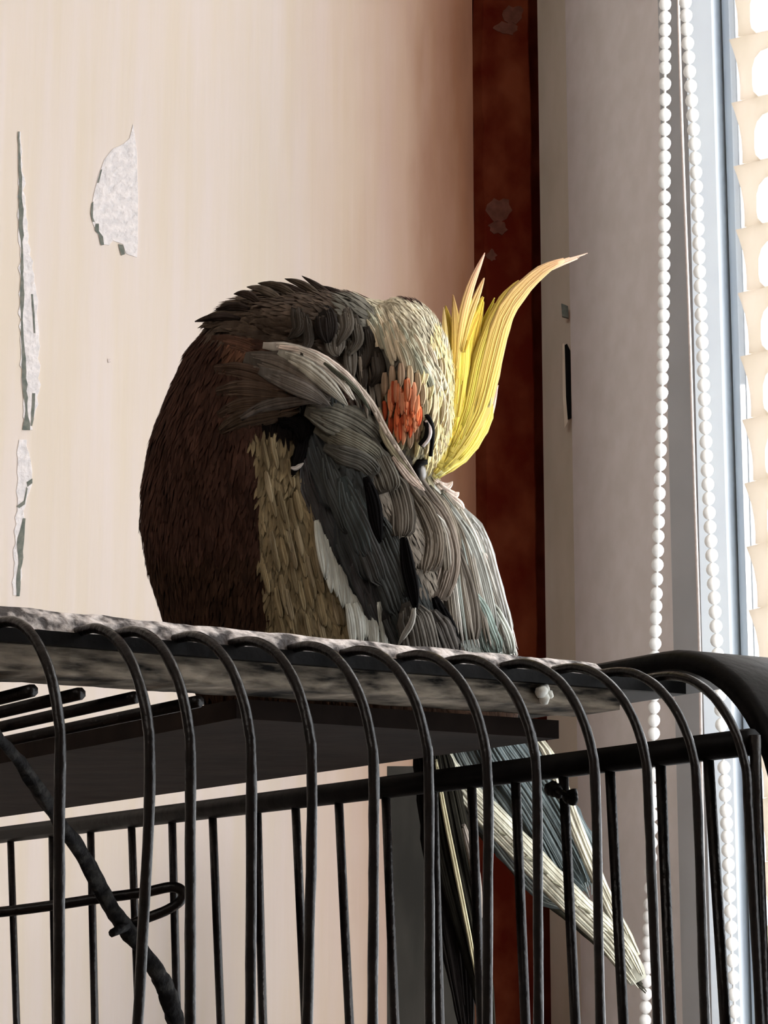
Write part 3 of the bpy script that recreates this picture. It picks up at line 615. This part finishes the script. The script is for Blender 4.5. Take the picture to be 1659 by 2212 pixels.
# pale crown strands
for k in range(54):
    s = k/53; x = 800 + 150*s + rnd.uniform(-14, 10); y = 668 + 120*s*s + rnd.uniform(-8, 55)
    feather('crown_feather', [(x+14, y+60), (x+9, y+36), (x+2, y+14), (x-8, y-8)], 7, rnd.choice([(206, 194, 168), (220, 204, 176), (186, 180, 156), (168, 168, 148)]), lift=(.0012, .0022), n=8)
for k in range(40):
    x = rnd.uniform(900, 968); y = rnd.uniform(800, 1000)
    feather('face_feather', [(x, y-30), (x+1, y-10), (x, y+12), (x-4, y+34)], 6, rnd.choice([(216, 198, 160), (226, 208, 166), (200, 184, 150), (230, 212, 156)]), lift=(.001, .002), n=8)
# cheek patch
ck = Acc(); cheek = None
for k in range(60):
    t = rnd.uniform(0, 6.28); r = math.sqrt(rnd.random()); x = 868 + 40*r*math.cos(t); y = 884 + 54*r*math.sin(t)
    c = rnd.choice([(240, 124, 80), (248, 146, 104), (206, 96, 62), (252, 162, 124)])
    o = feather('cheek_feather', [(x, y-22), (x+1, y-6), (x+1, y+12), (x-1, y+28)], 5, c, lift=(.0024, .0036), n=6, strands=2)
    if k == 0: o['label'] = 'bright orange cheek feather'
for k in range(16):
    t = 2*math.pi*k/16; x = 866 + 50*math.cos(t); y = 880 + 70*math.sin(t)
    feather('cheek_rim_feather', [(x, y-26), (x+1, y-8), (x+1, y+10), (x-1, y+26)], 7, rnd.choice([(186, 160, 134), (160, 148, 118), (196, 172, 140)]), lift=(.0018, .003), n=6)
# closed eye
def lump(name, px, py, rx, ry, off, dr, m, parent=bird, ang=0):
    a = Acc(); bm = bmesh.new(); bmesh.ops.create_uvsphere(bm, u_segments=20, v_segments=12, radius=1); d = surf(px, py)+off; c, s = math.cos(ang), math.sin(ang)
    a.add([P(px + v.co.x*rx*c - v.co.z*ry*s, py - v.co.x*rx*s - v.co.z*ry*c, d + v.co.y*dr) for v in bm.verts], [tuple(v.index for v in f.verts) for f in bm.faces]); bm.free(); return a.build(name, m, parent)
lump('eyelid', 921, 932, 14, 30, -.0018, .0030, mat('grey_eyelid', srgb(112, 106, 76), .6, noise_scale=300, col2=srgb(84, 80, 58)), ang=-.1)
de = surf(921, 932) - .0052
a = Acc(); tube(a, resample([P(x, y, de+z) for x, y, z in [(913, 898, .002), (926, 902, .001), (934, 925, 0), (934, 950, .001), (930, 985, .003)]], 16), .0010, 6); a.build('eye_slit', M['frame'], bird)
a = Acc(); tube(a, resample([P(x, y, de+z) for x, y, z in [(918, 912, .0015), (924, 922, 0), (921, 945, 0), (908, 962, .001)]], 14), .0012, 6); a.build('eye_crease', M['frame'], bird)
a = Acc(); tube(a, resample([P(x, y, de-.0006+z) for x, y, z in [(920, 910, .0015), (929, 925, 0), (927, 945, 0), (913, 964, .001)]], 14), .0008, 6); a.build('eyelid_rim', M['cord'], bird)
lump('beak', 908, 1018, 13, 22, -.001, .006, M['horn'], ang=.15)
a = Acc(); tube(a, [P(x, y, surf(908, 1010)-.0045) for x, y in [(924, 998), (906, 999), (900, 1012), (903, 1034)]], [.0010, .0018, .0018, .0008], 6); a.build('beak_notch', M['frame'], bird)
# crest
for pts, w, c, tip in [
    ([(975, 860), (968, 790), (962, 720), (958, 664)], 7, (242, 218, 112), (240, 214, 160)), ([(978, 880), (980, 790), (975, 720), (962, 660)], 12, (250, 218, 100), None), ([(980, 860), (985, 780), (984, 700), (978, 636)], 10, (240, 206, 96), (190, 150, 100)),
    ([(985, 900), (995, 800), (1000, 700), (1018, 625)], 17, (252, 222, 104), None), ([(985, 800), (996, 700), (1016, 620), (1047, 546)], 9, (236, 204, 110), (250, 208, 184)), ([(995, 760), (1012, 690), (1030, 640), (1046, 600)], 8, (226, 200, 110), (246, 210, 160)),
    ([(1000, 760), (1018, 700), (1034, 665), (1042, 640)], 11, (236, 200, 84), None), ([(985, 960), (1005, 850), (1015, 740), (1045, 640)], 22, (250, 216, 92), None), ([(980, 980), (1020, 870), (1035, 760), (1072, 640)], 24, (250, 220, 98), None),
    ([(975, 990), (1020, 890), (1050, 760), (1090, 655), (1130, 600)], 24, (252, 226, 108), (214, 184, 100)), ([(965, 1005), (1030, 900), (1062, 780), (1095, 670), (1165, 590), (1232, 556)], 22, (246, 220, 108), (236, 196, 160)), ([(955, 1012), (1035, 905), (1064, 800), (1090, 690), (1150, 598), (1272, 547)], 17, (242, 216, 110), (242, 206, 186)),
    ([(960, 960), (990, 860), (1000, 780), (1010, 700)], 26, (252, 224, 106), None), ([(950, 1000), (985, 920), (1010, 820), (1020, 740)], 30, (252, 226, 108), None), ([(950, 1012), (1000, 950), (1035, 870), (1050, 790)], 28, (252, 228, 112), None),
    ([(942, 1026), (1000, 975), (1046, 905), (1060, 860)], 22, (248, 224, 118), None), ([(938, 1032), (1000, 988), (1052, 915), (1076, 832)], 8, (255, 244, 196), (255, 224, 208)), ([(1056, 880), (1068, 800), (1096, 690), (1152, 606)], 5, (255, 240, 180), (250, 220, 190)), ([(936, 1032), (975, 1000), (1000, 985), (1022, 962)], 13, (248, 228, 150), None),  # palest strands put the lit rim of the crest into their colour
    ([(955, 930), (968, 850), (968, 790), (955, 730)], 22, (232, 212, 128), None), ([(960, 900), (980, 830), (985, 760), (985, 690)], 18, (244, 210, 90), None)]:
    k = rnd.uniform(-.004, .005)
    feather('crest_feather', pts, w, c, [min(255, v*1.06) for v in c], m='crest', depth=(DB-.016, DB-.012+k), lift=(0, 0), tipc=tip, n=20, strands=max(3, int(w/2)))
# tail, hanging down beyond the side of the cage
TD = 1.035
def tail(pts, w, c, e, dz, tipc=None, blunt=True, label=None):
    feather('tail_feather', pts, w, c, e, depth=(TD+dz, TD+dz+.01), lift=(0, 0), blunt=blunt, tipc=tipc, n=24, label=label)
tail([(985, 1500), (1010, 1600), (1090, 1730), (1180, 1850), (1268, 1945)], 80, (122, 132, 134), (140, 146, 140), .004)
tail([(1010, 1480), (1080, 1600), (1150, 1700), (1215, 1810), (1272, 1925)], 60, (112, 126, 130), (132, 140, 138), -.001)
tail([(930, 1560), (985, 1680), (1110, 1815), (1230, 1940), (1330, 2040), (1392, 2140)], 30, (214, 214, 196), (240, 236, 214), -.006, label='cream outer tail feather')
tail([(1130, 1560), (1190, 1640), (1250, 1800), (1320, 1960), (1386, 2085)], 15, (214, 212, 190), (236, 232, 214), -.004)
tail([(935, 1590), (1010, 1730), (1150, 1890), (1290, 2020), (1402, 2150)], 28, (62, 60, 50), (50, 50, 44), .010, blunt=False)
tail([(940, 1600), (955, 1700), (990, 1880), (1030, 2060), (1070, 2300)], 44, (34, 32, 27), (44, 42, 34), -.008, blunt=False)
tail([(942, 1640), (958, 1740), (990, 1900), (1025, 2080), (1060, 2300)], 5, (206, 198, 160), (216, 208, 176), -.010, blunt=False, label='thin cream feather edge')
tail([(1000, 1780), (1020, 1850), (1032, 1920), (1040, 2000)], 9, (140, 132, 124), (170, 160, 150), -.0105, blunt=False)
for k in range(9):
    x_, y_ = 1075+k*29, 1795+k*27
    tail([(x_, y_), (x_+10, y_+5), (x_+22, y_+13), (x_+30, y_+24)], 2.2, (120, 118, 100), (120, 118, 100), -.0075, blunt=False)
tail([(905, 1560), (940, 1700), (965, 1880), (990, 2060), (1015, 2300)], 46, (34, 31, 30), (44, 40, 38), -.004, blunt=False)
# feet hidden behind the beam
for px in (690, 800):
    foot = empty('foot', (0, 0, 0), None, None); foot.parent = bird
    for dx, dd in ((-34, -.02), (0, -.03), (30, -.022), (10, .02)):
        c0 = P(px, 1585, DB-.012); e0 = P(px+dx, 1600, DB-.012+dd); zt = CAMZ+.0905
        c0.z = zt+.012; mid = (c0+e0)/2; mid.z = zt+.004; e0.z = zt+.0015
        a = Acc(); tube(a, [c0, mid, e0], [.0022, .0021, .0014], 8); a.build('toe', M['skin'], foot)
reparent(bird)
